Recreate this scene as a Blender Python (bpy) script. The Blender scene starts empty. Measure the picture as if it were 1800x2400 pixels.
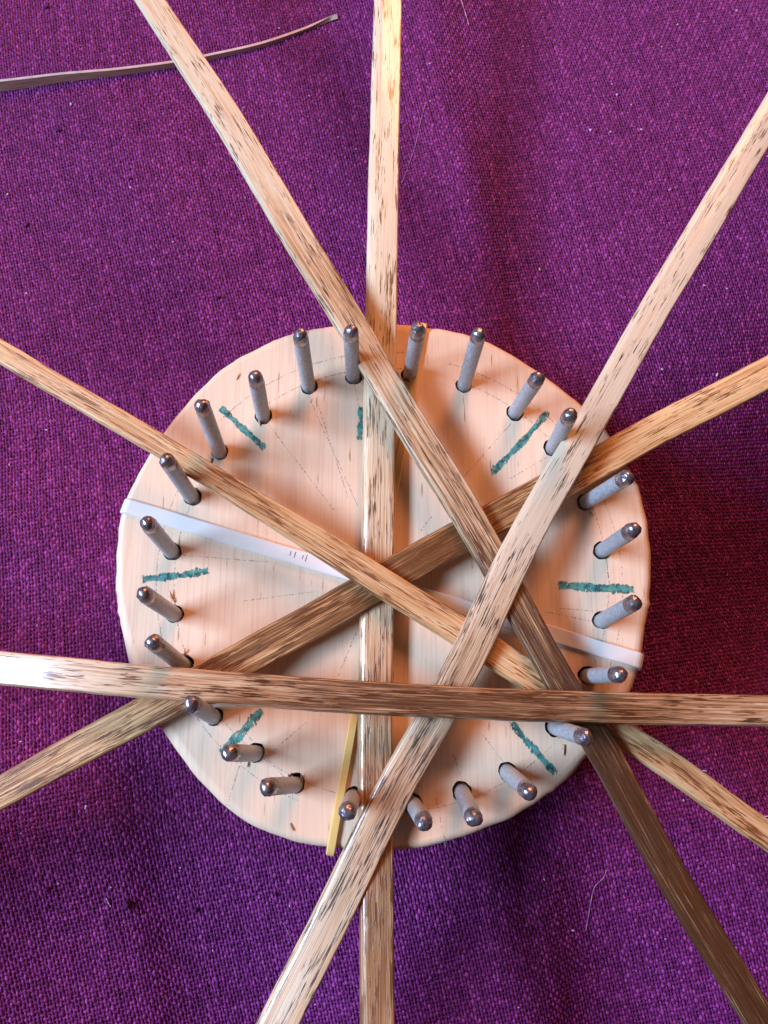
import bpy, math, random
import numpy as np
from mathutils import Vector, Matrix

# ------------------------------------------------------------------ camera, light, exposure
S = 0.001                                   # everything below is written in millimetres
FOC, CX, CY = 1950.0, 900.0, 1200.0         # lens in pixels of the 1800 x 2400 photograph
CAM = np.array([-6.73, -29.05, 159.5])      # board top is z = 0, peg circle centred on the origin
NADX, NADY = 831.0, 1706.0                  # where the pegs' plumb line meets the picture
scene = bpy.context.scene
_up = -np.array([(NADX - CX) / FOC, -(NADY - CY) / FOC, -1.0]); _up /= np.linalg.norm(_up)
_ex = np.array([1.0, 0, 0]) - _up[0] * _up; _ex /= np.linalg.norm(_ex)
_ey = np.cross(_up, _ex)
ROT = np.array([_ex, _ey, _up])             # camera axes -> world axes

cam_data = bpy.data.cameras.new('camera')
cam = bpy.data.objects.new('camera', cam_data); scene.collection.objects.link(cam)
cam_data.sensor_fit = 'VERTICAL'; cam_data.sensor_height = 24.0
cam_data.lens = 24.0 * FOC / 2400.0
cam_data.clip_start = 0.005; cam_data.clip_end = 20
M = Matrix([list(r) for r in ROT]).to_4x4()
M.translation = Vector(CAM * S)
cam.matrix_world = M
scene.camera = cam

world = bpy.data.worlds.new('World'); scene.world = world; world.use_nodes = True
bg = world.node_tree.nodes['Background']
bg.inputs[0].default_value = (1.0, 0.45, 0.27, 1); bg.inputs[1].default_value = 0.075

def area_light(name, loc, target, size_x, size_y, power, colour):
    d = bpy.data.lights.new(name, 'AREA'); d.shape = 'RECTANGLE'; d.size = size_x; d.size_y = size_y
    d.energy = power; d.color = colour
    o = bpy.data.objects.new(name, d); scene.collection.objects.link(o)
    o.location = loc
    o.rotation_euler = (Vector(target) - Vector(loc)).to_track_quat('-Z', 'Y').to_euler()
    return o
area_light('window_light', (-1.02, -0.05, 0.80), (0, 0, 0), 0.80, 0.28, 39.0, (0.53, 0.72, 1.0))
area_light('room_lamp', (0.22, 0.85, 0.62), (0, 0, 0), 0.45, 0.45, 10.8, (1.0, 0.38, 0.15))

scene.view_settings.view_transform = 'Standard'
scene.view_settings.look = 'None'
scene.view_settings.exposure = -0.10
scene.view_settings.gamma = 1.0
scene.view_settings.use_curve_mapping = False
scene.cycles.max_bounces = 8

# ------------------------------------------------------------------ helpers
rng = np.random.default_rng(7)
random.seed(11)

def at(px, py, z=0.0):
    """point at real height z (mm) seen at a pixel of the photograph"""
    r = np.array([(px - CX) / FOC, -(py - CY) / FOC, -1.0]) @ ROT_T
    t = (z - CAM[2]) / r[2]
    return CAM + t * r
ROT_T = np.array([_ex, _ey, _up]).T          # camera vector -> world vector as row @ ROT_T
# world = (v.ex, v.ey, v.up) components
# (rows of ROT are world axes written in camera coordinates)

def new_obj(name, verts, faces, mat=None, parent=None, smooth=False, loc=None):
    me = bpy.data.meshes.new(name)
    me.from_pydata([tuple(np.asarray(v) * S) for v in verts], [], [tuple(int(i) for i in f) for f in faces])
    if smooth:
        me.polygons.foreach_set('use_smooth', [True] * len(me.polygons))
    me.update()
    o = bpy.data.objects.new(name, me); scene.collection.objects.link(o)
    if mat: me.materials.append(mat)
    if parent: o.parent = parent
    if loc is not None: o.location = tuple(np.asarray(loc) * S)
    return o

def big_mesh(name, V, Q, mat, parent=None):
    me = bpy.data.meshes.new(name)
    me.vertices.add(len(V)); me.vertices.foreach_set('co', (V * S).astype(np.float32).ravel())
    me.loops.add(Q.size); me.loops.foreach_set('vertex_index', Q.astype(np.int32).ravel())
    me.polygons.add(len(Q)); me.polygons.foreach_set('loop_start', np.arange(0, Q.size, 4, dtype=np.int32))
    me.polygons.foreach_set('use_smooth', np.ones(len(Q), dtype=bool))
    me.update(calc_edges=True)
    o = bpy.data.objects.new(name, me); scene.collection.objects.link(o)
    me.materials.append(mat)
    if parent: o.parent = parent
    return o

def tag(o, label=None, cat=None, group=None, kind=None):
    if label: o['label'] = label
    if cat: o['category'] = cat
    if group: o['group'] = group
    if kind: o['kind'] = kind
    return o

class NT:
    """small wrapper for node materials"""
    def __init__(s, name):
        s.m = bpy.data.materials.new(name); s.m.use_nodes = True
        s.t = s.m.node_tree; s.b = s.t.nodes['Principled BSDF']
    def n(s, typ, **kw):
        k = s.t.nodes.new(typ)
        for a, v in kw.items(): setattr(k, a, v)
        return k
    def link(s, a, b): s.t.links.new(a, b)
    def val(s, sock, v):
        if hasattr(v, 'is_linked') or hasattr(v, 'links'): s.link(v, sock)
        else: sock.default_value = v
    def coord(s, which='Object'): return s.n('ShaderNodeTexCoord').outputs[which]
    def mapping(s, vec, scale=(1, 1, 1), rot=(0, 0, 0), loc=(0, 0, 0)):
        k = s.n('ShaderNodeMapping'); s.link(vec, k.inputs[0])
        k.inputs['Scale'].default_value = scale; k.inputs['Rotation'].default_value = rot; k.inputs['Location'].default_value = loc
        return k.outputs[0]
    def noise(s, vec, scale=1, detail=3, rough=0.5, dist=0):
        k = s.n('ShaderNodeTexNoise'); s.link(vec, k.inputs['Vector'])
        k.inputs['Scale'].default_value = scale; k.inputs['Detail'].default_value = detail
        k.inputs['Roughness'].default_value = rough; k.inputs['Distortion'].default_value = dist
        return k.outputs[0]
    def ramp(s, fac, stops):
        k = s.n('ShaderNodeValToRGB'); s.link(fac, k.inputs[0]); e = k.color_ramp.elements
        while len(e) < len(stops): e.new(0.5)
        for i, (p, c) in enumerate(stops):
            e[i].position = p; e[i].color = c if len(c) == 4 else (*c, 1)
        return k.outputs[0]
    def mix(s, fac, a, b, mode='MIX'):
        k = s.n('ShaderNodeMix', data_type='RGBA', blend_type=mode)
        s.val(k.inputs[0], fac)
        for i, v in ((6, a), (7, b)):
            if isinstance(v, tuple): k.inputs[i].default_value = (*v, 1) if len(v) == 3 else v
            else: s.link(v, k.inputs[i])
        return k.outputs[2]
    def math(s, op, a, b=0.0, clamp=False):
        k = s.n('ShaderNodeMath', operation=op, use_clamp=clamp); s.val(k.inputs[0], a); s.val(k.inputs[1], b)
        return k.outputs[0]
    def attr(s, name): return s.n('ShaderNodeAttribute', attribute_name=name).outputs['Fac']
    def bump(s, h, strength, dist):
        k = s.n('ShaderNodeBump'); s.link(h, k.inputs['Height'])
        k.inputs['Strength'].default_value = strength; k.inputs['Distance'].default_value = dist
        s.link(k.outputs[0], s.b.inputs['Normal'])
    def set(s, **kw):
        for k, v in kw.items():
            sock = s.b.inputs[k.replace('_', ' ')]
            if isinstance(v, tuple) and len(v) == 3: v = (*v, 1)
            s.val(sock, v)

# ------------------------------------------------------------------ materials
def mat_thread():
    n = NT('purple_cotton')
    c = n.coord()
    g = n.attr('tone')
    fine = n.noise(c, 2600, 2)
    k = n.math('ADD', n.math('MULTIPLY', g, 0.65), n.math('MULTIPLY', fine, 0.35))
    col = n.ramp(k, [(0.15, (0.088, 0.0045, 0.073)), (0.5, (0.158, 0.011, 0.126)), (0.92, (0.40, 0.062, 0.33))])
    n.set(Base_Color=col, Roughness=0.62, Specular_IOR_Level=0.25, Sheen_Weight=0.08, Sheen_Roughness=0.4)
    n.b.inputs['Sheen Tint'].default_value = (0.8, 0.5, 0.9, 1)
    return n.m

def mat_underlay():
    n = NT('purple_cotton_ground')
    c = n.coord()
    v = n.mapping(c, rot=(0, 0, math.radians(-12)))
    w = n.noise(n.mapping(v, scale=(1300, 950, 1)), 1, 1)
    col = n.ramp(w, [(0.3, (0.07, 0.004, 0.06)), (0.6, (0.14, 0.012, 0.12))])
    n.set(Base_Color=col, Roughness=0.8, Specular_IOR_Level=0.2)
    n.bump(w, 0.6, 0.0004)
    return n.m

def mat_board():
    n = NT('sawn_pine')
    c = n.coord()
    broad = n.noise(n.mapping(c, scale=(75, 14, 20)), 1, 4, 0.55, 0.4)
    grain = n.noise(n.mapping(c, scale=(2200, 55, 60)), 1, 4, 0.6)
    fleck = n.noise(n.mapping(c, scale=(1500, 130, 200), rot=(0, 0, 0.05)), 1, 2, 0.5)
    patch = n.noise(c, 28, 3)
    col = n.ramp(broad, [(0.28, (0.765, 0.555, 0.395)), (0.5, (0.80, 0.60, 0.435)), (0.75, (0.82, 0.625, 0.46))])
    col = n.mix(n.ramp(grain, [(0.36, (0.4,) * 3), (0.52, (0.0,) * 3)]), col, (0.64, 0.40, 0.27))
    col = n.mix(n.ramp(patch, [(0.5, (0, 0, 0)), (0.72, (0.35,) * 3)]), col, (0.72, 0.44, 0.29))
    col = n.mix(n.ramp(fleck, [(0.255, (0.75,) * 3), (0.30, (0, 0, 0))]), col, (0.28, 0.13, 0.075))
    r = n.ramp(patch, [(0.3, (0.46,) * 3), (0.7, (0.62,) * 3)])
    n.set(Base_Color=col, Roughness=r, Specular_IOR_Level=0.4)
    n.bump(n.math('ADD', grain, n.math('MULTIPLY', n.noise(c, 900, 4), 0.6)), 0.3, 0.00014)
    return n.m

def mat_reed(name, seed, pale, mid, dark, pore, pore_amount=0.5, gloss=0.36, streak=0.5, coat=0.3):
    """split reed: fibre streaks and elongated pores along U (mm), V across"""
    n = NT(name)
    warm = lambda c: (c[0], c[1] * 0.93, c[2] * 0.86)
    pale = (pale[0], pale[1] * 0.985, pale[2] * 0.90)
    mid, dark, pore = map(warm, (mid, dark, pore))
    uv = n.n('ShaderNodeUVMap', uv_map='reed').outputs[0]
    uv = n.mapping(uv, loc=(seed * 37.1, seed * 11.7, 0))
    stain_shade = n.attr('stain_shade')
    wide = n.noise(n.mapping(uv, scale=(0.055, 0.55, 1)), 1, 3, 0.55, 0.3)
    band = n.noise(n.mapping(uv, scale=(0.05, 2.3, 1)), 1, 3, 0.6, 0.25)
    fib = n.noise(n.mapping(uv, scale=(0.16, 7.0, 1)), 1, 3, 0.6)
    dash = n.noise(n.mapping(uv, scale=(0.19, 3.9, 1)), 1, 2.5, 0.6, 0.2)
    blot = n.noise(n.mapping(uv, scale=(0.10, 0.45, 1)), 1, 3)
    k = n.math('ADD', stain_shade, n.math('MULTIPLY', n.math('SUBTRACT', wide, 0.5), 0.8))
    k = n.math('ADD', k, n.math('MULTIPLY', n.math('SUBTRACT', band, 0.5), 2.9 * streak))
    k = n.math('ADD', k, n.math('MULTIPLY', n.math('SUBTRACT', fib, 0.5), 1.3 * streak), clamp=True)
    col = n.ramp(k, [(0.05, pale), (0.40, mid), (0.72, tuple(0.3 * a + 0.7 * b for a, b in zip(mid, dark))), (0.98, dark)])
    # long brown fibre lines
    line = n.noise(n.mapping(uv, scale=(0.042, 5.0, 1), loc=(9.1, 3.3, 0)), 1, 4, 0.6, 0.25)
    ln = n.math('ADD', line, n.math('MULTIPLY', stain_shade, 0.19))
    ln = n.ramp(ln, [(0.635, (0, 0, 0)), (0.68, (0.88,) * 3)])
    col = n.mix(ln, col, tuple(0.05 * d + 0.85 * p for d, p in zip(mid, dark)))
    # pores: short dark dashes, gathered where the reed is darker
    t = n.math('ADD', dash, n.math('MULTIPLY', n.math('SUBTRACT', blot, 0.5), 0.75))
    t = n.math('ADD', t, n.math('MULTIPLY', stain_shade, 0.12))
    lo = 0.68 - 0.14 * pore_amount
    m = n.ramp(t, [(lo, (0, 0, 0)), (lo + 0.055, (0.95,) * 3)])
    col = n.mix(m, col, pore)
    rr = n.ramp(fib, [(0.3, (gloss - 0.05,) * 3), (0.7, (gloss + 0.14,) * 3)])
    n.set(Base_Color=col, Roughness=rr, Specular_IOR_Level=0.45, Coat_Weight=coat, Coat_Roughness=0.12)
    h = n.math('SUBTRACT', n.math('ADD', n.math('MULTIPLY', band, 0.8), n.math('MULTIPLY', fib, 0.5)), n.math('MULTIPLY', m, 0.45))
    n.bump(h, 0.45, 0.00022)
    return n.m

def mat_simple(name, col, rough=0.5, metal=0.0, spec=0.5, bump=None, var=None, scale=600, sss=0.0):
    n = NT(name)
    c = n.coord()
    w = n.noise(c, scale, 3)
    d = var if var else tuple(x * 0.8 for x in col)
    n.set(Base_Color=n.ramp(w, [(0.35, d), (0.65, col)]), Roughness=rough, Metallic=metal, Specular_IOR_Level=spec)
    if bump: n.bump(w, 0.4, bump)
    if sss:
        n.b.inputs['Subsurface Weight'].default_value = sss
        n.b.inputs['Subsurface Radius'].default_value = (1.0, 0.6, 0.3)
        n.b.inputs['Subsurface Scale'].default_value = 0.001
    return n.m

def mat_steel(name, ridged):
    n = NT(name)
    c = n.coord()
    w = n.noise(c, 2000, 4); big = n.noise(n.mapping(c, scale=(300, 300, 160)), 1, 3)
    col = n.ramp(w, [(0.3, (0.30, 0.325, 0.36)), (0.6, (0.46, 0.49, 0.53)), (0.8, (0.62, 0.65, 0.70))])
    col = n.mix(n.ramp(big, [(0.5, (0, 0, 0)), (0.75, (0.3,) * 3)]), col, (0.17, 0.15, 0.145))
    n.set(Base_Color=col, Roughness=n.ramp(w, [(0.3, (0.42,) * 3), (0.7, (0.6,) * 3)]), Metallic=0.3, Specular_IOR_Level=0.5)
    h = n.math('MULTIPLY', w, 0.5)
    if ridged:
        wv = n.n('ShaderNodeTexWave', wave_type='BANDS', bands_direction='Z')
        n.link(c, wv.inputs[0]); wv.inputs['Scale'].default_value = 420; wv.inputs['Distortion'].default_value = 0.6
        h = n.math('ADD', h, n.math('MULTIPLY', wv.outputs[1], 0.7))
    n.bump(h, 0.4, 0.00008)
    return n.m

def mat_ink(name, light, deep, density, scale=2300, edge=0.5):
    """marker or pencil on bare wood: patchy cover, bare wood shows through"""
    n = NT(name)
    c = n.coord()
    w = n.noise(n.mapping(c, scale=(1.6, 0.7, 1)), scale, 3, 0.65)
    w2 = n.noise(c, scale * 0.45, 2)
    n.set(Base_Color=n.ramp(w2, [(0.36, deep), (0.62, light)]), Roughness=0.55, Specular_IOR_Level=0.3)
    e = n.attr('cover')
    k = n.math('ADD', n.math('MULTIPLY', e, edge), n.math('SUBTRACT', w, 0.5))
    n.set(Alpha=n.ramp(k, [(density, (0, 0, 0)), (density + 0.10, (0.9,) * 3)]))
    return n.m

M_THREAD, M_UNDER, M_BOARD = mat_thread(), mat_underlay(), mat_board()
M_STEEL, M_STEEL_R = mat_steel('grey_steel', False), mat_steel('grey_ridged_steel', True)
M_TIP = mat_simple('dark_polished_steel', (0.50, 0.47, 0.49), 0.30, 0.8, 0.5, 0.0006, (0.15, 0.12, 0.15), 520)
M_WHITE = mat_simple('white_rubber', (0.74, 0.72, 0.70), 0.5, 0, 0.4, None, (0.70, 0.68, 0.66), 200, 0.0)
M_YELLOW = mat_simple('yellow_rubber', (0.80, 0.56, 0.20), 0.45, 0, 0.4, None, (0.76, 0.50, 0.17), 200, 0.15)
M_GREEN = mat_ink('green_marker', (0.085, 0.34, 0.30), (0.010, 0.095, 0.095), 0.23, 2000, 0.42)
M_PENCIL = mat_ink('pencil', (0.40, 0.33, 0.31), (0.26, 0.22, 0.21), 0.57, 2600, 0.6)
M_PRINT = mat_simple('grey_print', (0.18, 0.18, 0.2), 0.6)
M_SPLINTER = mat_simple('raw_splinter', (0.62, 0.38, 0.24), 0.6, 0, 0.3, None, (0.34, 0.17, 0.10), 1500)
M_FIBRE = mat_simple('pink_fibre', (0.55, 0.26, 0.50), 0.6, 0, 0.3)
M_LINT = mat_simple('pale_lint', (0.62, 0.45, 0.66), 0.6, 0, 0.3)
M_DARKLINT = mat_simple('dark_lint', (0.10, 0.012, 0.085), 0.8, 0, 0.2)

# ------------------------------------------------------------------ tablecloth
CLOTH = -25.0
def cloth_z(x, y):
    """height of the draped cloth (mm): flat under the board, soft folds around it"""
    x = np.asarray(x, float); y = np.asarray(y, float)
    z = np.zeros_like(x + y)
    def fold(px, py, ang, along, up_w, down_w, h, taper):
        # a rounded ridge, steeper on its right flank
        a = math.radians(ang); ca, sa = math.cos(a), math.sin(a)
        s = (x - px) * ca + (y - py) * sa
        d = (x - px) * sa - (y - py) * ca + along * s * s
        w = np.where(d < 0, up_w, down_w)
        return h * np.exp(-(d / w) ** 2) * np.exp(-np.maximum(0, np.abs(s) - taper[0]) ** 2 / taper[1] ** 2)
    z += fold(14, 132, 98, -0.0022, 20, 9.5, 4.0, (28, 22))
    z += fold(-52, -66, 101, 0.0, 15, 5.5, 1.8, (14, 22))
    z += fold(31, -76, 94, 0.0, 17, 8, 3.6, (8, 20))
    z += fold(-92, 15, 14, 0.0, 14, 11, 1.8, (14, 22))
    z += fold(66, 90, 118, 0.001, 26, 15, 1.6, (22, 30))
    z += fold(88, -62, 60, 0.0, 15, 13, 1.8, (30, 22))
    z += fold(-64, 118, 96, 0.0, 26, 22, 1.6, (30, 30))
    z += fold(-104, -72, 90, 0.0, 30, 46, 13.0, (26, 34))  # off-frame ridge added so the lower left slopes into shade
    z += fold(4, -96, 92, 0.0, 20, 30, 6.0, (20, 26))
    z -= 0.28 * np.maximum(0, -48 - y) ** 1.0  # slope added to turn the near cloth away from the lamp
    z += 0.45 * np.sin(x * 0.081 + 1.3 * np.sin(y * 0.043)) * np.cos(y * 0.067 + 0.6)
    r = np.hypot(x - 1, y - 1)
    k = np.clip((r - 50) / 26, 0, 1); k = k * k * (3 - 2 * k)
    # cloth lowered beyond the board's right-hand edge, added to lengthen its shadow
    sx = np.clip((x - 55 - 0.002 * (y - 8) ** 2) / 50, 0, 1.5)
    drop = 34 * sx * sx / (0.35 + sx) * np.exp(-((y - 8) / 55) ** 2)
    return CLOTH + z * k - drop

def make_cloth():
    xs = np.linspace(-230, 230, 150); ys = np.linspace(-230, 290, 170)
    X, Y = np.meshgrid(xs, ys)
    Z = cloth_z(X, Y) - 0.42
    V = np.c_[X.ravel(), Y.ravel(), Z.ravel()]
    i = np.arange(len(ys) - 1)[:, None] * len(xs) + np.arange(len(xs) - 1)[None, :]
    Q = np.stack([i, i + 1, i + 1 + len(xs), i + len(xs)], -1).reshape(-1, 4)
    cloth = big_mesh('tablecloth', V, Q, M_UNDER)
    tag(cloth, kind='structure')
    # woven threads, over and under
    PW, PF = 0.68, 0.88
    U0, U1, W0, W1 = -122.0, 146.0, -116.0, 192.0
    nu, nv = int((U1 - U0) / PW), int((W1 - W0) / PF)
    a = math.radians(12); ca, sa = math.cos(a), math.sin(a)
    def smooth_rand(n, m, k):
        g = rng.normal(size=(n, m + 2 * k))
        ker = np.hanning(2 * k + 1); ker /= np.sqrt((ker ** 2).sum())
        return np.array([np.convolve(r, ker, 'same')[k:k + m] for r in g])
    def strands(n_thr, n_cross, pitch, cross_pitch, o_thr, o_cross, amp, half, lift, phase, swap):
        m = n_cross * 2 + 1
        t = np.arange(m) * 0.5 * cross_pitch + o_cross
        i = np.arange(n_thr)[:, None]
        wob = smooth_rand(n_thr, m, 40) * 0.03 + smooth_rand(n_thr, m, 3) * 0.035
        cpos = o_thr + i * pitch + wob + rng.normal(size=(n_thr, 1)) * 0.02
        thick = half * (1 + 0.13 * smooth_rand(n_thr, m, 8) + 0.20 * smooth_rand(n_thr, m, 2) + 0.06 * rng.normal(size=(n_thr, 1)))
        thick = np.clip(thick, half * 0.55, half * 1.45)
        zz = lift + amp * np.cos(np.pi * (np.arange(m)[None, :] * 0.5 + i + phase)) * (1 + 0.25 * smooth_rand(n_thr, m, 2))
        # narrow where it dives under
        thick = thick * (0.90 + 0.14 * np.cos(np.pi * (np.arange(m)[None, :] * 0.5 + i + phase)))
        off = np.array([-1.0, -0.48, 0.48, 1.0]); hz = np.array([-0.62, 0.42, 0.42, -0.62])
        A = cpos[..., None] + thick[..., None] * off
        B = np.broadcast_to(t[None, :, None], A.shape)
        Zl = zz[..., None] + thick[..., None] * hz * 0.8
        uu, vv = (A, B) if not swap else (B, A)
        # slow drift of the weave
        du = 1.6 * np.sin(vv * 0.021 + 0.5) + 0.8 * np.sin(vv * 0.047 + uu * 0.02)
        dv = 1.5 * np.sin(uu * 0.024 + 1.1) + 0.7 * np.sin(uu * 0.052 + vv * 0.015)
        uu = uu + du; vv = vv + dv
        X = uu * ca - vv * sa; Y = uu * sa + vv * ca
        Z = cloth_z(X, Y) + Zl
        V = np.stack([X, Y, Z], -1).reshape(-1, 3)
        base = (np.arange(n_thr)[:, None, None] * m + np.arange(m - 1)[None, :, None]) * 4 + np.arange(3)[None, None, :]
        Q = np.stack([base, base + 1, base + 5, base + 4], -1).reshape(-1, 4)
        if swap: Q = Q[:, ::-1]
        # keep what lies within reach of the picture
        c = V[Q[:, 0]]
        lim = 93 + (c[:, 1] + 84) * 0.13
        Q = Q[(np.abs(c[:, 0] + 6.7) < lim + 12) & (c[:, 1] > -113) & (c[:, 1] < 174) & (np.hypot(c[:, 0], c[:, 1]) > 40)]
        tone = 0.46 + 0.06 * rng.normal(size=(n_thr, 1)) + 0.30 * smooth_rand(n_thr, m, 1) + 0.07 * smooth_rand(n_thr, m, 14)  # short-scale term paints small thread glints as random tone
        tone = np.repeat(np.clip(tone, 0, 1)[..., None], 4, -1).ravel()
        return V, Q, tone
    V1, Q1, T1 = strands(nu, nv, PW, PF, U0, W0, 0.17, 0.315, 0.06, 0, False)
    V2, Q2, T2 = strands(nv, nu, PF, PW, W0, U0, 0.12, 0.40, -0.07, 1, True)
    V = np.concatenate([V1, V2]); Q = np.concatenate([Q1, Q2 + len(V1)]); T = np.concatenate([T1, T2 * 0.85])
    w = big_mesh('weave_threads', V, Q, M_THREAD, cloth)
    at_ = w.data.attributes.new('tone', 'FLOAT', 'POINT'); at_.data.foreach_set('value', T.astype(np.float32))
    tag(w, kind='stuff')
    return cloth
make_cloth()

# ------------------------------------------------------------------ weaving board with pegs
board = bpy.data.objects.new('weaving_board', None); scene.collection.objects.link(board)
board.empty_display_size = 0.01
board.location = (0, 0, -24.2 * S)
tag(board, 'round pine weaving board ringed with grey steel pegs and green tick marks', 'board')
BZ = np.array([0, 0, 24.2])                 # children are written from the board top

OUT = [(700,707),(780,700),(880,702),(960,712),(1020,727),(1080,752),(1150,795),(1210,838),(1270,888),(1312,935),(1345,985),
       (1372,1035),(1390,1090),(1402,1150),(1406,1220),(1404,1290),(1398,1340),(1385,1420),(1365,1490),(1330,1560),(1300,1600),
       (1266,1638),(1226,1683),(1169,1727),(1115,1762),(1048,1789),(977,1816),(906,1831),(848,1840),(780,1838),(701,1830),(643,1820),(600,1806),(554,1789),
       (496,1750),(456,1715),(402,1653),(351,1579),(312,1510),(280,1430),(262,1360),(252,1290),(250,1220),(255,1150),
       (265,1100),(295,1030),(320,985),(355,935),(400,875),(440,832),(490,790),(540,760),(600,732),(650,716)]
K = 1800 / 1659
EDGE_Z = -1.1
def closed_spline(P, n):
    P = np.asarray(P, float); L = len(P); out = []
    for k in range(n):
        t = k * L / n; i = int(t); f = t - i
        p0, p1, p2, p3 = P[(i - 1) % L], P[i % L], P[(i + 1) % L], P[(i + 2) % L]
        out.append(0.5 * (2 * p1 + (p2 - p0) * f + (2 * p0 - 5 * p1 + 4 * p2 - p3) * f * f + (3 * p1 - p0 - 3 * p2 + p3) * f ** 3))
    return np.array(out)
rim = closed_spline([at(x * K, y * K, EDGE_Z)[:2] for x, y in OUT], 900)
_d = np.r_[0, np.cumsum(np.linalg.norm(np.diff(np.vstack([rim, rim[:1]]), axis=0), axis=1))]
_s = np.linspace(0, _d[-1], 301)[:-1]
rim = np.c_[np.interp(_s, _d, np.r_[rim[:, 0], rim[0, 0]]), np.interp(_s, _d, np.r_[rim[:, 1], rim[0, 1]])]
_k = np.hanning(9); _k /= _k.sum()
rim = np.c_[[np.convolve(np.r_[rim[-4:, c], rim[:, c], rim[:4, c]], _k, 'valid') for c in (0, 1)]].T
BC = rim.mean(0)
def rim_r(th):
    a = np.arctan2(rim[:, 1] - BC[1], rim[:, 0] - BC[0]); r = np.hypot(*(rim - BC).T)
    o = np.argsort(a); return np.interp((th + math.pi) % (2 * math.pi) - math.pi, a[o], r[o], period=2 * math.pi)

PINS = []
def pins(ox, oy, s, L):
    for tx, ty, bx, by in L: PINS.append((ox + tx / s, oy + ty / s, ox + bx / s, oy + by / s))
pins(800, 700, 2.074, [(45,150,57,370),(375,140,335,360),(670,165,600,410),(955,385,848,545),(1115,560,1030,720),(1395,865,1195,985),(1425,1120,1275,1220)])
pins(800, 1300, 2.074, [(1430,230,1270,320),(1360,580,1205,590),(1190,890,1045,840),(915,1155,810,1060),(645,1285,590,1160),(405,1300,350,1215)])
pins(200, 1300, 2.37, [(1455,1430,1485,1350),(1005,1290,1160,1280),(800,1100,940,1105),(590,825,705,900),(370,480,535,610),(320,215,490,330)])
pins(200, 700, 2.37, [(340,1240,475,1400),(448,890,585,1095),(645,585,742,845),(945,430,985,640),(1193,195,1237,475)])
PR, PH = 1.46, 20.0                          # peg radius and height above the board
PIN_B = [at(b[2], b[3], 0.4) for b in PINS]
PIN_B = [np.array([p[0], p[1], 0.0]) for p in PIN_B]
PIN_T = [at(b[0], b[1], PH - 0.6) for b in PINS]

def make_disc():
    n = len(rim)
    jag = np.convolve(rng.normal(size=n + 8), np.ones(3) / 3, 'same')[4:4 + n] * 0.13
    nib = np.where(rng.random(n) > 0.965, 0.35, 0) * rng.random(n)
    d = rim - BC; u = d / np.hypot(*d.T)[:, None]
    rings = []
    soft = 1.0 + 0.25 * np.sin(np.linspace(0, 2 * math.pi, n) * 3 + 1)
    for inset, z in ((1.7, 0.0), (1.0, -0.13), (0.45, -0.48), (0.1, -1.05), (0.0, -2.0), (0.1, -9.0), (0.15, -22.8), (0.9, -24.2)):
        q = rim - u * (inset * (soft if z > -1.5 else np.ones(n)))[:, None]
        q = q + u * ((jag + nib) * (0.25 if z == 0 else 1.0))[:, None]
        rings.append(np.c_[q, np.full(n, z)])
    V = np.concatenate(rings) + BZ
    F = [list(range(n))]
    for r in range(len(rings) - 1):
        for k in range(n):
            a, b = r * n + k, r * n + (k + 1) % n
            F.append([a, a + n, b + n, b])
    F.append([(len(rings) - 1) * n + k for k in range(n)][::-1])
    # outward normals
    area = sum(rim[k][0] * rim[(k + 1) % n][1] - rim[(k + 1) % n][0] * rim[k][1] for k in range(n))
    if area < 0: F = [f[::-1] for f in F]
    o = new_obj('disc', V, F, M_BOARD, board)
    # drill the peg holes
    hv, hf = [], []
    for i, (b, t) in enumerate(zip(PIN_B, PIN_T)):
        ax = (t - b) / np.linalg.norm(t - b)
        R = 1.78 + 0.08 * math.sin(i * 2.3)
        sh = -np.array([b[0], b[1], 0]) / np.hypot(b[0], b[1]) * 0.26 + np.array([math.cos(i * 1.9), math.sin(i * 1.9), 0]) * 0.10
        e1 = np.cross(ax, [0, 1, 0.1]); e1 /= np.linalg.norm(e1); e2 = np.cross(ax, e1)
        k0 = len(hv); N = 22
        for zz in (-9.0, 2.0):
            for j in range(N):
                th = 2 * math.pi * j / N
                rr = R * (1 + 0.045 * math.sin(3 * th + i) + 0.03 * math.sin(7 * th + 2 * i))
                hv.append(b + sh + ax * zz + rr * (math.cos(th) * e1 + math.sin(th) * e2))
        for j in range(N):
            j2 = (j + 1) % N
            hf.append([k0 + j, k0 + j2, k0 + N + j2, k0 + N + j])
        hf.append([k0 + j for j in range(N)][::-1]); hf.append([k0 + N + j for j in range(N)])
    cut = new_obj('cutter', hv, hf)
    md = o.modifiers.new('holes', 'BOOLEAN'); md.operation = 'DIFFERENCE'; md.object = cut; md.solver = 'EXACT'
    bpy.context.view_layer.update()
    dg = bpy.context.evaluated_depsgraph_get()
    me = bpy.data.meshes.new_from_object(o.evaluated_get(dg))
    o.modifiers.clear(); old = o.data; o.data = me; bpy.data.meshes.remove(old)
    cm = cut.data; bpy.data.objects.remove(cut); bpy.data.meshes.remove(cm)
    if not me.materials: me.materials.append(M_BOARD)
    for p in me.polygons:
        p.use_smooth = (abs(p.normal.z) < 0.999 and len(p.vertices) == 4 and p.center.z > 21.5 * S)
    return o
make_disc()

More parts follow.
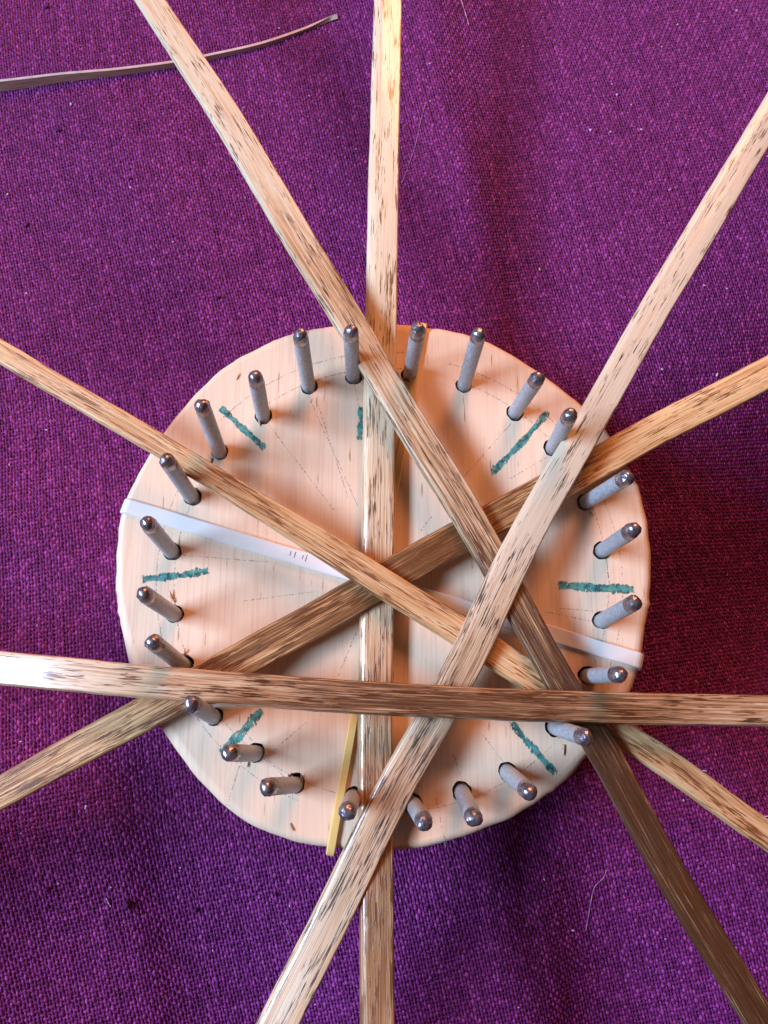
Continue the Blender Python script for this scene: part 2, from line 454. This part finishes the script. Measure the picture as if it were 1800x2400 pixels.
def peg_mesh(i):
    """shaft lathe and separately a hammered dome tip, along +Z from the hole mouth"""
    L = float(np.linalg.norm(PIN_T[i] - PIN_B[i])) + 0.6
    r = np.random.default_rng(100 + i)
    N = 20
    tip0 = L - (2.3 + 1.3 * r.random())
    sv, sf = [], []
    prof = [(-8.0, 1.0), (-0.5, 1.0), (tip0 * 0.5, 1.0), (tip0, 1.0)]
    for z, k in prof:
        for j in range(N):
            th = 2 * math.pi * j / N
            sv.append((PR * k * math.cos(th), PR * k * math.sin(th), z))
    for a in range(len(prof) - 1):
        for j in range(N):
            j2 = (j + 1) % N; sf.append([a * N + j, a * N + j2, (a + 1) * N + j2, (a + 1) * N + j])
    N = 12
    tv, tf = [], []
    L2 = L - tip0
    ph, am = r.random() * 6, 0.04 + 0.05 * r.random()
    rings = [(0.0, 1.0), (0.10, 1.0), (0.40, 0.99), (0.62, 0.95), (0.76, 0.84), (0.88, 0.66), (0.96, 0.45), (0.995, 0.22)]
    lean = (r.random(2) - 0.5) * 0.35
    for q, k in rings:
        for j in range(N):
            th = 2 * math.pi * j / N
            fac = 1 + (am * math.sin(2 * th + ph) + am * 0.8 * math.sin(3 * th + 2 * ph)) * q + (r.random() - 0.5) * 0.22 * q
            rr = PR * k * fac
            tv.append((rr * math.cos(th) + lean[0] * q * q, rr * math.sin(th) + lean[1] * q * q, tip0 + L2 * q))
    tv.append((lean[0], lean[1], L))
    for a in range(len(rings) - 1):
        for j in range(N):
            j2 = (j + 1) % N; tf.append([a * N + j, a * N + j2, (a + 1) * N + j2, (a + 1) * N + j])
    a = (len(rings) - 1) * N
    for j in range(N): tf.append([a + j, a + (j + 1) % N, a + N])
    return sv, sf, tv, tf
for i in range(len(PINS)):
    sv, sf, tv, tf = peg_mesh(i)
    peg = new_obj('peg', sv, sf, M_STEEL_R if i in (3, 5, 6, 7, 2) else M_STEEL, board, True)
    ax = Vector(PIN_T[i] - PIN_B[i]).normalized()
    peg.location = tuple((PIN_B[i] + BZ) * S)
    peg.rotation_euler = ax.to_track_quat('Z', 'Y').to_euler()
    new_obj('peg_tip', tv, tf, M_TIP, peg, i % 4 == 2)

def stroke(name, pts, width, z, mat, parent, rag=0.15, n=40, seed=0):
    """a drawn line lying on the wood: ribbon with a 'cover' value that falls to its edges"""
    r = np.random.default_rng(seed)
    P = [np.asarray(p[:2], float) for p in pts]
    seg = np.cumsum([0] + [np.linalg.norm(P[k + 1] - P[k]) for k in range(len(P) - 1)])
    V, F, C = [], [], []
    for k in range(n + 1):
        s = seg[-1] * k / n
        x = np.array([np.interp(s, seg, [p[0] for p in P]), np.interp(s, seg, [p[1] for p in P])])
        s2 = min(seg[-1], s + 0.1); s1 = max(0, s - 0.1)
        t = np.array([np.interp(s2, seg, [p[c] for p in P]) - np.interp(s1, seg, [p[c] for p in P]) for c in (0, 1)])
        t /= np.linalg.norm(t) + 1e-9; nn = np.array([-t[1], t[0]])
        endf = min(1.0, 0.25 + k / 3, 0.25 + (n - k) / 3)
        for q, c in ((-1.15, 0.1), (-0.75, 0.85), (0, 1.0), (0.75, 0.85), (1.15, 0.1)):
            w = width / 2 * q * (1 + rag * r.normal() * 0.6) * (0.88 + 0.16 * math.sin(k * 0.35 + seed * 2.1) + 0.06 * math.sin(k * 0.9 + seed))
            p = x + nn * w
            V.append((p[0], p[1], z)); C.append(c * endf)
    for k in range(n):
        for c in range(4):
            a = k * 5 + c; F.append([a, a + 1, a + 6, a + 5])
    o = new_obj(name, [np.array(v) + BZ for v in V], F, mat, parent)
    if o.data.polygons[0].normal.z < 0: o.data.flip_normals()
    at_ = o.data.attributes.new('cover', 'FLOAT', 'POINT'); at_.data.foreach_set('value', C)
    return o
for k, (x1, y1, x2, y2, w) in enumerate([(514,953,624,1054,1.55),(329,1358,493,1337,1.75),(846,950,842,1032,1.5),(1287,963,1150,1112,1.6),
                                         (1304,1370,1490,1382,2.1),(616,1662,514,1768,2.1),(1195,1692,1304,1816,1.6)]):
    a, b = at(x1, y1), at(x2, y2); m = (a + b) / 2 + np.array([0.15, -0.2, 0])
    stroke('marker_stroke', [a, m, b], w, 0.05, M_GREEN, board, 0.16, 44, k)
def arc(r, a0, a1, c=(0.3, 0.2)):
    return [(c[0] + r * math.cos(t), c[1] + r * math.sin(t)) for t in np.linspace(math.radians(a0), math.radians(a1), 40)]
for k, (r, a0, a1, w) in enumerate([(46.6, 84, 140, 0.5), (43.0, 84, 128, 0.55), (45.8, 30, 76, 0.5), (42.6, 20, 75, 0.42), (45.4, 150, 250, 0.35),
                                    (42.0, 150, 262, 0.36), (45.2, -30, 22, 0.35), (42.4, -34, 25, 0.4), (44.0, 262, 318, 0.35)]):
    stroke('pencil_line', arc(r, a0, a1), w, 0.03, M_PENCIL, board, 0.3, 90, 50 + k)
for k, (x1, y1, x2, y2) in enumerate([(622,985,790,1205),(717,915,845,1200),(735,915,820,1180),(828,890,843,960),(405,1300,640,1318),(560,1410,748,1385),
                                      (1205,985,1080,1125),(1288,1068,1190,1125),(1418,1300,1440,1440),(1415,1462,1270,1432),(1490,1440,1300,1425),
                                      (520,1925,580,1735),(690,1850,560,1700),(1090,1850,1060,1760),(1190,1800,1130,1720),(1020,1860,1045,1990),(975,1875,1005,1690),
                                      (840,1470,790,1590),(1015,1205,985,1245),(640,1760,720,1690)]):
    stroke('pencil_line', [at(x1, y1), at(x2, y2)], 0.34, 0.03, M_PENCIL, board, 0.3, 50, 80 + k)

def splinter(px, py, length, ang, lift, w=0.5):
    p = at(px, py); a = math.radians(ang); d = np.array([math.cos(a), math.sin(a), 0]); nn = np.array([-d[1], d[0], 0])
    V = [p - nn * w / 2 + [0, 0, 0.02], p + nn * w / 2 + [0, 0, 0.02], p + nn * w * 0.35 + d * length * 0.6 + [0, 0, lift * 0.7],
         p - nn * w * 0.3 + d * length * 0.6 + [0, 0, lift * 0.6], p + d * length + [0, 0, lift], p + [0, 0, 0.3], p + d * length * 0.6 + [0, 0, lift * 0.7 + 0.22]]
    F = [(0, 5, 6, 3), (5, 1, 2, 6), (3, 6, 4), (6, 2, 4), (0, 3, 2, 1), (3, 4, 2)]
    new_obj('splinter', [v + BZ for v in map(np.asarray, V)], F, M_SPLINTER, board)
for s in [(497,1074,1.4,260,0.2,0.7),(608,985,1.5,280,0.15,0.6),(405,1405,2.0,110,0.6,0.5),(410,1412,1.6,130,0.7,0.4),(432,1535,1.3,80,0.6,0.45),
          (708,1830,1.3,100,0.5,0.4),(677,1825,1.2,100,0.5,0.4),(583,1785,1.2,255,0.3,0.4),(1322,1745,2.2,262,0.3,0.8),(1382,1200,1.3,300,0.2,0.5),
          (680,1930,1.6,300,0.2,0.6),(555,890,1.7,70,0.2,0.25)]:
    splinter(*s)

# ------------------------------------------------------------------ rubber bands round the board
def band(name, p1, p2, width, thick, mat, z0, lift=None, twist=0.0, overhang=(1.0, 1.0)):
    """closed elastic loop: straight over the top, round the rim and underneath"""
    a, b = at(p1[0], p1[1], z0)[:2], at(p2[0], p2[1], z0)[:2]
    d = b - a; L = np.linalg.norm(d); d /= L
    n = np.array([-d[1], d[0]])
    path = []   # (s along d, z centre, normal angle)
    ht = thick / 2
    path_top = [(L * k / 60, z0 + ht + (lift(L * k / 60 / L) if lift else 0)) for k in range(2, 59)]
    def corner(s, sign):
        R = 1.5
        return [(s + sign * R * (-1 + math.sin(t)), z0 + ht - R * (1 - math.cos(t))) for t in np.linspace(0.1, math.pi / 2, 7)]
    right = corner(L, 1); left = corner(0, -1)[::-1]
    under = -24.45
    loop = path_top + right + [(L + 0.05, -5), (L + 0.05, -12), (L - 0.2, -23.6), (L - 1.2, under)] + \
           [(L * (1 - k / 10), under) for k in range(1, 10)] + [(1.2, under), (0.2, -23.6), (-0.05, -12), (-0.05, -5)] + left
    V, F = [], []
    m = len(loop)
    for k in range(m):
        p, q = np.array(loop[(k - 1) % m]), np.array(loop[(k + 1) % m])
        t = (q - p) / (np.linalg.norm(q - p) + 1e-9)
        nz = np.array([-t[1], t[0]])                    # points away from the board (up on the top run)
        s, z = loop[k]
        w = width / 2 * (1 + 0.02 * math.sin(k * 0.7))
        be = min(0.22, thick * 0.35)
        for (u, v) in ((-w + be, ht), (w - be, ht), (w, ht - be), (w, -ht + be), (w - be, -ht), (-w + be, -ht), (-w, -ht + be), (-w, ht - be)):
            c = a + d * (s + nz[0] * v) + n * u
            V.append((c[0], c[1], z + nz[1] * v))
    for k in range(m):
        for c in range(8):
            F.append([k * 8 + c, ((k + 1) % m) * 8 + c, ((k + 1) % m) * 8 + (c + 1) % 8, k * 8 + (c + 1) % 8])
    o = new_obj(name, V, F, mat, None, False)
    return o, a, d, n, L
hump = lambda t: 0.75 * math.exp(-((t - 0.49) / 0.05) ** 2)
wb, wa, wd, wn, wL = band('rubber_band', (288, 1184), (1506, 1551), 3.05, 0.75, M_WHITE, 0.03, hump)
tag(wb, 'flat white rubber band stretched round the board beneath the reeds', 'rubber band')
yb, *_ = band('rubber_band', (993, 757), (774, 2003), 1.65, 0.75, M_YELLOW, 0.03)
tag(yb, 'narrow yellow rubber band stretched round the board beside the lowest reed', 'rubber band')
for k, (s, l) in enumerate(((34.5, 0.9), (35.4, 1.2), (37.0, 0.8), (37.7, 1.3))):
    c = wa + wd * s
    p = [c + wn * (-l / 2 + 0.3) - wd * 0.09, c + wn * (-l / 2 + 0.3) + wd * 0.09, c + wn * (l / 2 + 0.3) + wd * 0.09, c + wn * (l / 2 + 0.3) - wd * 0.09]
    new_obj('printed_tick', [(x[0], x[1], 0.80) for x in p], [(0, 1, 2, 3)], M_PRINT, wb)

# ------------------------------------------------------------------ reeds
def catmull(P, per):
    P = np.asarray(P, float); out = []
    Pe = np.vstack([2 * P[0] - P[1], P, 2 * P[-1] - P[-2]])
    for i in range(1, len(Pe) - 2):
        p0, p1, p2, p3 = Pe[i - 1:i + 3]
        for k in range(per):
            f = k / per
            out.append(0.5 * (2 * p1 + (p2 - p0) * f + (2 * p0 - 5 * p1 + 4 * p2 - p3) * f * f + (3 * p1 - p0 - 3 * p2 + p3) * f ** 3))
    out.append(P[-1]); return np.array(out)

def resample(P, step):
    d = np.r_[0, np.cumsum(np.linalg.norm(np.diff(P, axis=0), axis=1))]
    n = max(2, int(d[-1] / step)); s = np.linspace(0, d[-1], n)
    return np.c_[[np.interp(s, d, P[:, c]) for c in range(3)]].T, s

TH = 1.6
def reed(label, pts, mat, seed, stain_shade, ext=(55, 55), roll=None, crown=0.10, thick=TH, flank=0.12, drop=0.42, end=3):
    """pts: pixel x, pixel y, height of the underside above the board (mm). A long flat strip with rounded shoulders."""
    W = np.array([np.r_[at(x, y, z + thick)[:2], z + thick] for x, y, z, w in pts])
    wid = []
    for k, (x, y, z, w) in enumerate(pts):
        a, b = pts[max(k - 1, 0)], pts[min(k + 1, len(pts) - 1)]
        t = np.array([b[0] - a[0], b[1] - a[1]], float); t /= np.linalg.norm(t)
        e1, e2 = at(x - t[1] * w / 2, y + t[0] * w / 2, z + thick * 0.7), at(x + t[1] * w / 2, y - t[0] * w / 2, z + thick * 0.7)
        tw = W[min(k + 1, len(pts) - 1)] - W[max(k - 1, 0)]; tw = tw[:2] / np.linalg.norm(tw[:2])
        e = (e1 - e2)[:2]; wid.append(abs(e[0] * tw[1] - e[1] * tw[0]))
    wid = np.array([wid[0]] + wid + [wid[-1]])
    wid = np.convolve(np.r_[wid[:1], wid, wid[-1:]], [0.25, 0.5, 0.25], 'valid')
    width = float(np.mean(wid))
    # lightly smoothed straight run
    d0 = W[0] - W[1]; d0 /= np.linalg.norm(d0); d1 = W[-1] - W[-2]; d1 /= np.linalg.norm(d1)
    g0 = W[0] - W[min(end, len(W) - 1)]; g0 /= np.linalg.norm(g0); g1 = W[-1] - W[-min(4, len(W))]; g1 /= np.linalg.norm(g1)
    W = np.vstack([W[0] + g0 * ext[0], W, W[-1] + g1 * ext[1]])
    C, s = resample(catmull(W, 12), 0.8)
    knots = np.r_[0, np.cumsum(np.linalg.norm(np.diff(W, axis=0), axis=1))]
    half = np.interp(s, knots * s[-1] / knots[-1], wid) / 2
    k = 15; ker = np.hanning(2 * k + 3)[1:-1]; ker /= ker.sum()
    Cp = np.vstack([C[0] + (C[0] - C[1]) * np.arange(k, 0, -1)[:, None], C, C[-1] + (C[-1] - C[-2]) * np.arange(1, k + 1)[:, None]])
    C = np.c_[[np.convolve(Cp[:, c], ker, 'valid') for c in range(3)]].T
    T = np.gradient(C, axis=0); T /= np.linalg.norm(T, axis=1)[:, None]
    r = np.random.default_rng(seed)
    n = len(C)
    def sm(kk, amp):
        g = r.normal(size=n + 2 * kk); h = np.hanning(2 * kk + 3)[1:-1]; h /= np.sqrt((h ** 2).sum())
        return np.convolve(g, h, 'valid') * amp
    wl, wr = half + sm(20, 0.05) + sm(2, 0.02), half + sm(20, 0.05) + sm(2, 0.02)
    rollv = sm(60, 0.03) + (np.interp(s, np.linspace(0, s[-1], len(roll)), roll) if roll else 0)
    # cross-section: flat-oval top, square-ish flanks, flat underside
    top = [(-1.0, -0.62), (-0.99, -0.30), (-0.955, -0.09), (-0.92, -0.01), (-0.87, 0.02), (-0.6, 0.05), (-0.3, 0.09), (0, 0.1), (0.3, 0.09), (0.57, 0.055), (0.96 - flank, 0.03), (1 - flank, 0.0), (1 - flank * 0.75, -drop * 0.28), (1 - flank * 0.12, -drop), (1.0, -0.62)]
    bot = [(0.97, -0.9), (0.86, -1.0), (-0.86, -1.0), (-0.97, -0.9)]
    sec = top + bot
    ridge = [sm(25, 0.030) for _ in sec]
    V, UV = [], []
    up = np.array([0, 0, 1.0])
    side = np.cross(T, up); side /= np.linalg.norm(side, axis=1)[:, None]
    nrm = np.cross(side, T)
    cr, sr = np.cos(rollv)[:, None], np.sin(rollv)[:, None]
    sd = side * cr + nrm * sr; nm = nrm * cr - side * sr
    cols = []
    for j, (u, v) in enumerate(sec):
        w = np.where(u < 0, wl, wr) * u
        h = v * thick * (1 if v < 0 else crown / 0.1 / thick) + (ridge[j] if 4 < j < 10 else 0)
        cols.append(C + sd * w[:, None] + nm * (h if np.ndim(h) else np.full(n, h))[:, None])
    A = np.stack(cols, 1)                           # n, m, 3
    m = len(sec)
    V = A.reshape(-1, 3)
    i = np.arange(n - 1)[:, None] * m; j = np.arange(m)[None, :]
    Q = np.stack([i + j, i + (j + 1) % m, i + m + (j + 1) % m, i + m + j], -1).reshape(-1, 4)
    ends = [list(range(m)), [(n - 1) * m + q for q in range(m)][::-1]]
    o = new_obj('wooden_reed', V, [tuple(q) for q in Q[:, ::-1]] + [e for e in ends], mat, None, True)
    me = o.data
    arc_len = np.r_[0, np.cumsum([np.hypot((sec[q + 1][0] - sec[q][0]) * width / 2, (sec[q + 1][1] - sec[q][1]) * thick) for q in range(m - 1)])]
    su = np.repeat(s, m); vv = np.tile(arc_len, n)
    uvl = me.uv_layers.new(name='reed')
    li = np.empty(len(me.loops), dtype=np.int32); me.loops.foreach_get('vertex_index', li)
    uvl.data.foreach_set('uv', np.c_[su[li], vv[li]].astype(np.float32).ravel())
    st = np.interp(su, np.linspace(ext[0], s[-1] - ext[1], len(stain_shade)), stain_shade)  # wood staining, with some light and shade painted in along the length
    at_ = me.attributes.new('stain_shade', 'FLOAT', 'POINT'); at_.data.foreach_set('value', st.astype(np.float32))
    tag(o, label, 'reed', 'flat reeds laid over the board')
    return o

TAN, STRAW, BROWN, UMBER = (0.74, 0.53, 0.36), (0.64, 0.41, 0.235), (0.23, 0.105, 0.045), (0.085, 0.033, 0.013)
R_B = mat_reed('reed_cream', 1, (0.76, 0.635, 0.49), (0.66, 0.45, 0.27), (0.28, 0.13, 0.055), (0.19, 0.078, 0.028), 0.5, 0.26, 0.6, 0.8)
R_D = mat_reed('reed_honey', 2, (0.78, 0.53, 0.30), (0.58, 0.33, 0.15), (0.15, 0.060, 0.022), (0.13, 0.048, 0.016), 0.47, 0.34, 0.65)
R_E = mat_reed('reed_orange_tan', 3, (0.78, 0.54, 0.33), (0.62, 0.36, 0.17), (0.24, 0.095, 0.035), (0.20, 0.074, 0.026), 0.55, 0.38, 0.5)
R_A = mat_reed('reed_dark_end', 4, (0.70, 0.575, 0.44), (0.56, 0.36, 0.20), (0.062, 0.021, 0.007), (0.09, 0.033, 0.011), 0.4, 0.40, 0.6, 0.08)
R_C = mat_reed('reed_grey_flecked', 5, (0.68, 0.57, 0.46), (0.66, 0.48, 0.32), (0.27, 0.14, 0.07), (0.06, 0.034, 0.022), 0.40, 0.36, 0.36, 0.5)
R_F = mat_reed('reed_chestnut', 6, (0.70, 0.52, 0.37), (0.50, 0.28, 0.15), (0.095, 0.036, 0.015), (0.09, 0.032, 0.012), 0.42, 0.26, 0.6, 0.8)

reed('cream flat reed, lowest of the six, lying straight on the rubber bands',
     [(910,0,1.6,66),(900,380,1.6,74),(894,700,1.6,75),(888,1086,1.6,77),(885,1279,1.6,79),(883,1493,1.6,82),(880,1734,1.6,82),(882,2060,1.4,82),(884,2400,0.6,80)], R_B, 21,
     [0.0, 0.0, 0.02, 0.10, 0.26, 0.38, 0.70, 0.72], flank=0.36, drop=0.32)  # last values also paint the shade of the reed above
reed('honey brown flat reed directly above the lowest reed, under all others',
     [(1800,872,2.6,74),(1601,973,2.7,76),(1430,1066,2.9,80),(1210,1186,3.2,76),(1005,1298,3.3,80),(748,1446,3.2,86),(597,1528,2.8,84),(316,1684,1.9,82),(160,1767,1.2,80),(0,1858,0.4,76)], R_D, 22,
     [0.18, 0.16, 0.30, 0.80, 0.74, 0.54, 0.40, 0.40], roll=[0, 0, 0, 0.03, 0.03, 0, 0, 0])
reed('orange tan flat reed resting on the honey brown one, its flank white with light',
     [(0,821,9.0,54),(200,939,8.4,52),(381,1046,7.8,53),(580,1168,6.9,58),(749,1270,5.8,64),(921,1381,4.95,74),(1060,1466,4.0,73),(1186,1548,3.4,72),(1340,1645,2.9,69),(1496,1742,2.4,67),(1598,1809,1.5,68),(1800,1958,-1.5,64)], R_E, 23,
     [0.16, 0.26, 0.40, 0.36, 0.30, 0.24, 0.30, 0.28], flank=0.16)
reed('flat reed fading from pale to dark umber, just under the grey flecked reed',
     [(354,0,8.6,62),(453,152,8.2,68),(532,271,7.9,71),(629,434,7.5,74),(702,559,7.2,75),(790,700,6.6,73),(858,811,6.0,72),(975,1009,5.8,79),(1047,1124,5.5,78),(1117,1240,5.3,77),(1258,1493,5.3,70),(1325,1613,5.2,70),(1411,1748,4.6,74),(1541,1990,3.2,78),(1653,2180,2.0,77),(1756,2343,1.0,76)], R_A, 24,
     [0.04, 0.06, 0.10, 0.38, 0.24, 0.42, 0.72, 0.92, 0.95, 0.92], flank=0.16)
reed('grey beige flat reed with black flecks, second from the top of the pile',
     [(1850,200,7.6,69),(1689,467,7.5,71),(1618,586,7.4,72),(1548,700,7.4,73),(1447,881,7.3,70),(1378,1001,7.2,73),(1273,1182,7.1,78),(1203,1312,7.0,82),(1161,1402,6.6,85),(1097,1541,5.9,87),(1012,1700,4.6,86),(936,1826,3.6,87),(864,1971,2.6,89),(776,2153,1.2,95),(650,2400,-0.5,94)], R_C, 25,
     [0.0, 0.0, 0.02, 0.05, 0.02, 0.04, 0.52, 0.56, 0.36, 0.26], roll=[0, 0, 0, 0, 0, -0.05, -0.16, -0.16], flank=0.34, drop=0.2)
reed('chestnut brown flat reed lying across all the others, topmost of the pile',
     [(0,1565,4.0,81),(151,1580,6.9,80),(313,1596,8.1,81),(622,1619,7.7,80),(850,1635,7.6,79),(1030,1644,7.6,78),(1234,1652,7.5,77),(1420,1658,7.2,76),(1600,1663,6.8,75),(1800,1666,6.2,75)], R_F, 26,
     [0.04, 0.08, 0.30, 0.66, 0.72, 0.70, 0.50, 0.36], end=1)

# ------------------------------------------------------------------ loose strip lying on edge on the cloth
def loose_strip():
    n = NT('dry_brown_strip')
    uv = n.n('ShaderNodeUVMap', uv_map='reed').outputs[0]
    w = n.noise(n.mapping(uv, scale=(0.12, 3.5, 1)), 1, 3)
    n.set(Base_Color=n.ramp(w, [(0.3, (0.26, 0.14, 0.10)), (0.7, (0.48, 0.31, 0.23))]), Roughness=0.55)
    base = [(-120,222,3.3),(0,217,3.2),(75,210,2.9),(152,201,2.5),(280,187,2.0),(412,163,1.7),(500,141,1.5),(624,109,1.2),(752,62,0.8),(792,52,0.8)]
    P = [np.r_[at(x, y, CLOTH)[:2], h] for x, y, h in base]
    P = catmull(P, 10)
    V, F, UV = [], [], []
    dist = 0
    for k, (x, y, h) in enumerate(P):
        t = P[min(k + 1, len(P) - 1)] - P[max(k - 1, 0)]; t = t[:2] / np.linalg.norm(t[:2]); nn = np.array([-t[1], t[0]])
        if k: dist += np.linalg.norm(P[k][:2] - P[k - 1][:2])
        z = float(cloth_z(x, y)) + 0.15
        f = np.clip((k / (len(P) - 1) - 0.86) / 0.1, 0, 1)     # the tip twists over flat
        lean = 0.12 + 1.0 * f; th = 0.8
        hh = h + 0.5 * f
        up = np.array([nn[0] * math.sin(lean), nn[1] * math.sin(lean), math.cos(lean)])
        ou = np.array([nn[0] * math.cos(lean), nn[1] * math.cos(lean), -math.sin(lean)])
        b = np.array([x, y, z])
        for a, c in ((0, -0.5), (0.92, -0.5), (1, 0), (0.92, 0.5), (0, 0.5)):
            V.append(b + up * hh * a + ou * th * c); UV.append((dist, a * h + c))
    m = 5
    for k in range(len(P) - 1):
        for c in range(m):
            F.append([k * m + c, (k + 1) * m + c, (k + 1) * m + (c + 1) % m, k * m + (c + 1) % m])
    F.append(list(range(m))); F.append([(len(P) - 1) * m + c for c in range(m)][::-1])
    o = new_obj('reed_strip', V, F, n.m)
    u = o.data.uv_layers.new(name='reed')
    for l in o.data.loops: u.data[l.index].uv = UV[l.vertex_index]
    bm_fix(o)
    o.data.materials.append(mat_simple('pale_lit_edge', (0.62, 0.47, 0.44), 0.5))  # paler tone paints the light caught on the top edge and tip
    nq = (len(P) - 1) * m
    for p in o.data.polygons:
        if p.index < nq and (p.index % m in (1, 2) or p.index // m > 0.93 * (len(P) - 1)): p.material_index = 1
    tag(o, 'thin dark curved strip standing on edge on the purple cloth', 'strip')
def bm_fix(o):
    import bmesh
    b = bmesh.new(); b.from_mesh(o.data); bmesh.ops.recalc_face_normals(b, faces=b.faces); b.to_mesh(o.data); b.free()
loose_strip()

# ------------------------------------------------------------------ stray fibres and lint
def fibre(label, pts, rad=0.10, mat=M_FIBRE, lift=0.35):
    P = [np.r_[at(x, y, z if z is not None else CLOTH)[:2], z if z is not None else np.nan] for x, y, z in pts]
    Q = catmull([(p[0], p[1], 0 if np.isnan(p[2]) else p[2]) for p in P], 8)
    free = np.isnan(P[0][2])
    V, F = [], []
    for k, q in enumerate(Q):
        z = float(cloth_z(q[0], q[1])) + lift if free else q[2]
        t = Q[min(k + 1, len(Q) - 1)] - Q[max(k - 1, 0)]; t = t / (np.linalg.norm(t) + 1e-9)
        s1 = np.cross(t, [0, 0, 1.0]); s1 /= np.linalg.norm(s1) + 1e-9; s2 = np.cross(s1, t)
        rr = rad * (0.7 + 0.3 * math.sin(k * 0.9)) * (0.4 if k in (0, len(Q) - 1) else 1)
        for j in range(5):
            th = 2 * math.pi * j / 5
            V.append(np.array([q[0], q[1], z]) + rr * (math.cos(th) * s1 + math.sin(th) * s2))
    for k in range(len(Q) - 1):
        for j in range(5):
            F.append([k * 5 + j, k * 5 + (j + 1) % 5, (k + 1) * 5 + (j + 1) % 5, (k + 1) * 5 + j])
    o = new_obj('lint_fibre', V, F, mat, None, True); bm_fix(o)
    tag(o, label, 'fibre', 'stray fibres')
fibre('pink thread end lying in the fold of the cloth', [(1068,-10,None),(1080,20,None),(1090,48,None),(1097,70,None)], 0.16)
fibre('long fine lilac hair on the cloth beside the cream reed', [(996,265,None),(983,310,None),(972,360,None),(958,400,None),(940,445,None)], 0.08)
fibre('pale curved hair on the cloth between the board and the dark umber reed end', [(1428,2042,None),(1422,2062,None),(1402,2085,None),(1395,2120,None),(1390,2160,None),(1386,2195,None)], 0.10)
fibre('tiny white fibre sticking out of the orange tan reed', [(1642,1808,2.2),(1650,1806,2.6),(1656,1808,3.0)], 0.10, M_LINT)
fibre('wavy white fibre at the end of the orange tan reed', [(1770,1910,-0.2),(1784,1915,0.2),(1800,1913,0.2),(1815,1918,0)], 0.12, M_LINT)
fibre('short white fibre on the cloth beside a dark lint lump', [(256,2100,None),(260,2112,None),(265,2122,None)], 0.13, M_LINT)
fibre('thin pale hair on the cloth next to the grey flecked reed', [(660,2170,None),(670,2190,None),(680,2220,None)], 0.09)

def lint(name, spots, mat, flat):
    r = np.random.default_rng(3); V, F = [], []
    for px, py, sz in spots:
        p = at(px, py, CLOTH); c = np.array([p[0], p[1], float(cloth_z(p[0], p[1])) + 0.3])
        a = r.random() * 6.28; st = 1 + r.random() * 1.3
        k0 = len(V)
        for i in range(3):
            for j in range(6):
                th = j / 6 * 6.283; rr = sz * (0.6, 1.0, 0.55)[i] * (0.75 + 0.5 * r.random())
                x, y = rr * st * math.cos(th), rr * math.sin(th)
                V.append(c + [x * math.cos(a) - y * math.sin(a), x * math.sin(a) + y * math.cos(a), (i - 0.6) * sz * flat * (0.8 + 0.4 * r.random())])
        for i in range(2):
            for j in range(6): F.append([k0 + i * 6 + j, k0 + i * 6 + (j + 1) % 6, k0 + i * 6 + 6 + (j + 1) % 6, k0 + i * 6 + 6 + j])
        F.append([k0 + 12 + j for j in range(6)]); F.append([k0 + j for j in range(6)][::-1])
    o = new_obj(name, V, F, mat); return tag(o, kind='stuff')
pale = [(1427,318,0.28),(1443,228,0.3),(1432,203,0.22),(1477,252,0.24),(1725,28,0.3),(1587,60,0.22),(1500,310,0.26),(1380,315,0.35),(1005,177,0.2),(172,256,0.3),
        (1550,868,0.3),(1692,868,0.32),(1225,112,0.2),(1550,112,0.22),(410,578,0.2),(725,230,0.2),(793,328,0.2),(64,690,0.25),(340,1140,0.3),(1005,265,0.18),
        (1262,637,0.25),(1705,675,0.2),(1092,495,0.2),(225,1885,0.22),(1353,2190,0.2),(1600,1875,0.2),(310,450,0.2),(655,70,0.2),(20,458,0.2),(1648,672,0.2)]
r_ = np.random.default_rng(5)
pale += [(float(x), float(y), 0.10 + 0.10 * float(q)) for x, y, q in zip(r_.random(70) * 1800, r_.random(70) * 2400, r_.random(70)) if not (240 < x < 1560 and 730 < y < 2010)]
tag(lint('lint_specks', pale, M_LINT, 0.5), 'pale lint specks scattered on the purple cloth', None)
dark = [(512,702,0.5),(300,2118,0.75),(452,2140,0.45),(645,2098,0.45),(128,2075,0.4),(112,25,0.4),(140,315,0.4),(310,430,0.35),(184,178,0.35),(1285,68,0.4),(1000,2125,0.35),(65,530,0.35),(1392,318,0.3),(250,1035,0.35)]
tag(lint('lint_lumps', dark, M_DARKLINT, 0.9), 'dark lint lumps scattered on the purple cloth', None)
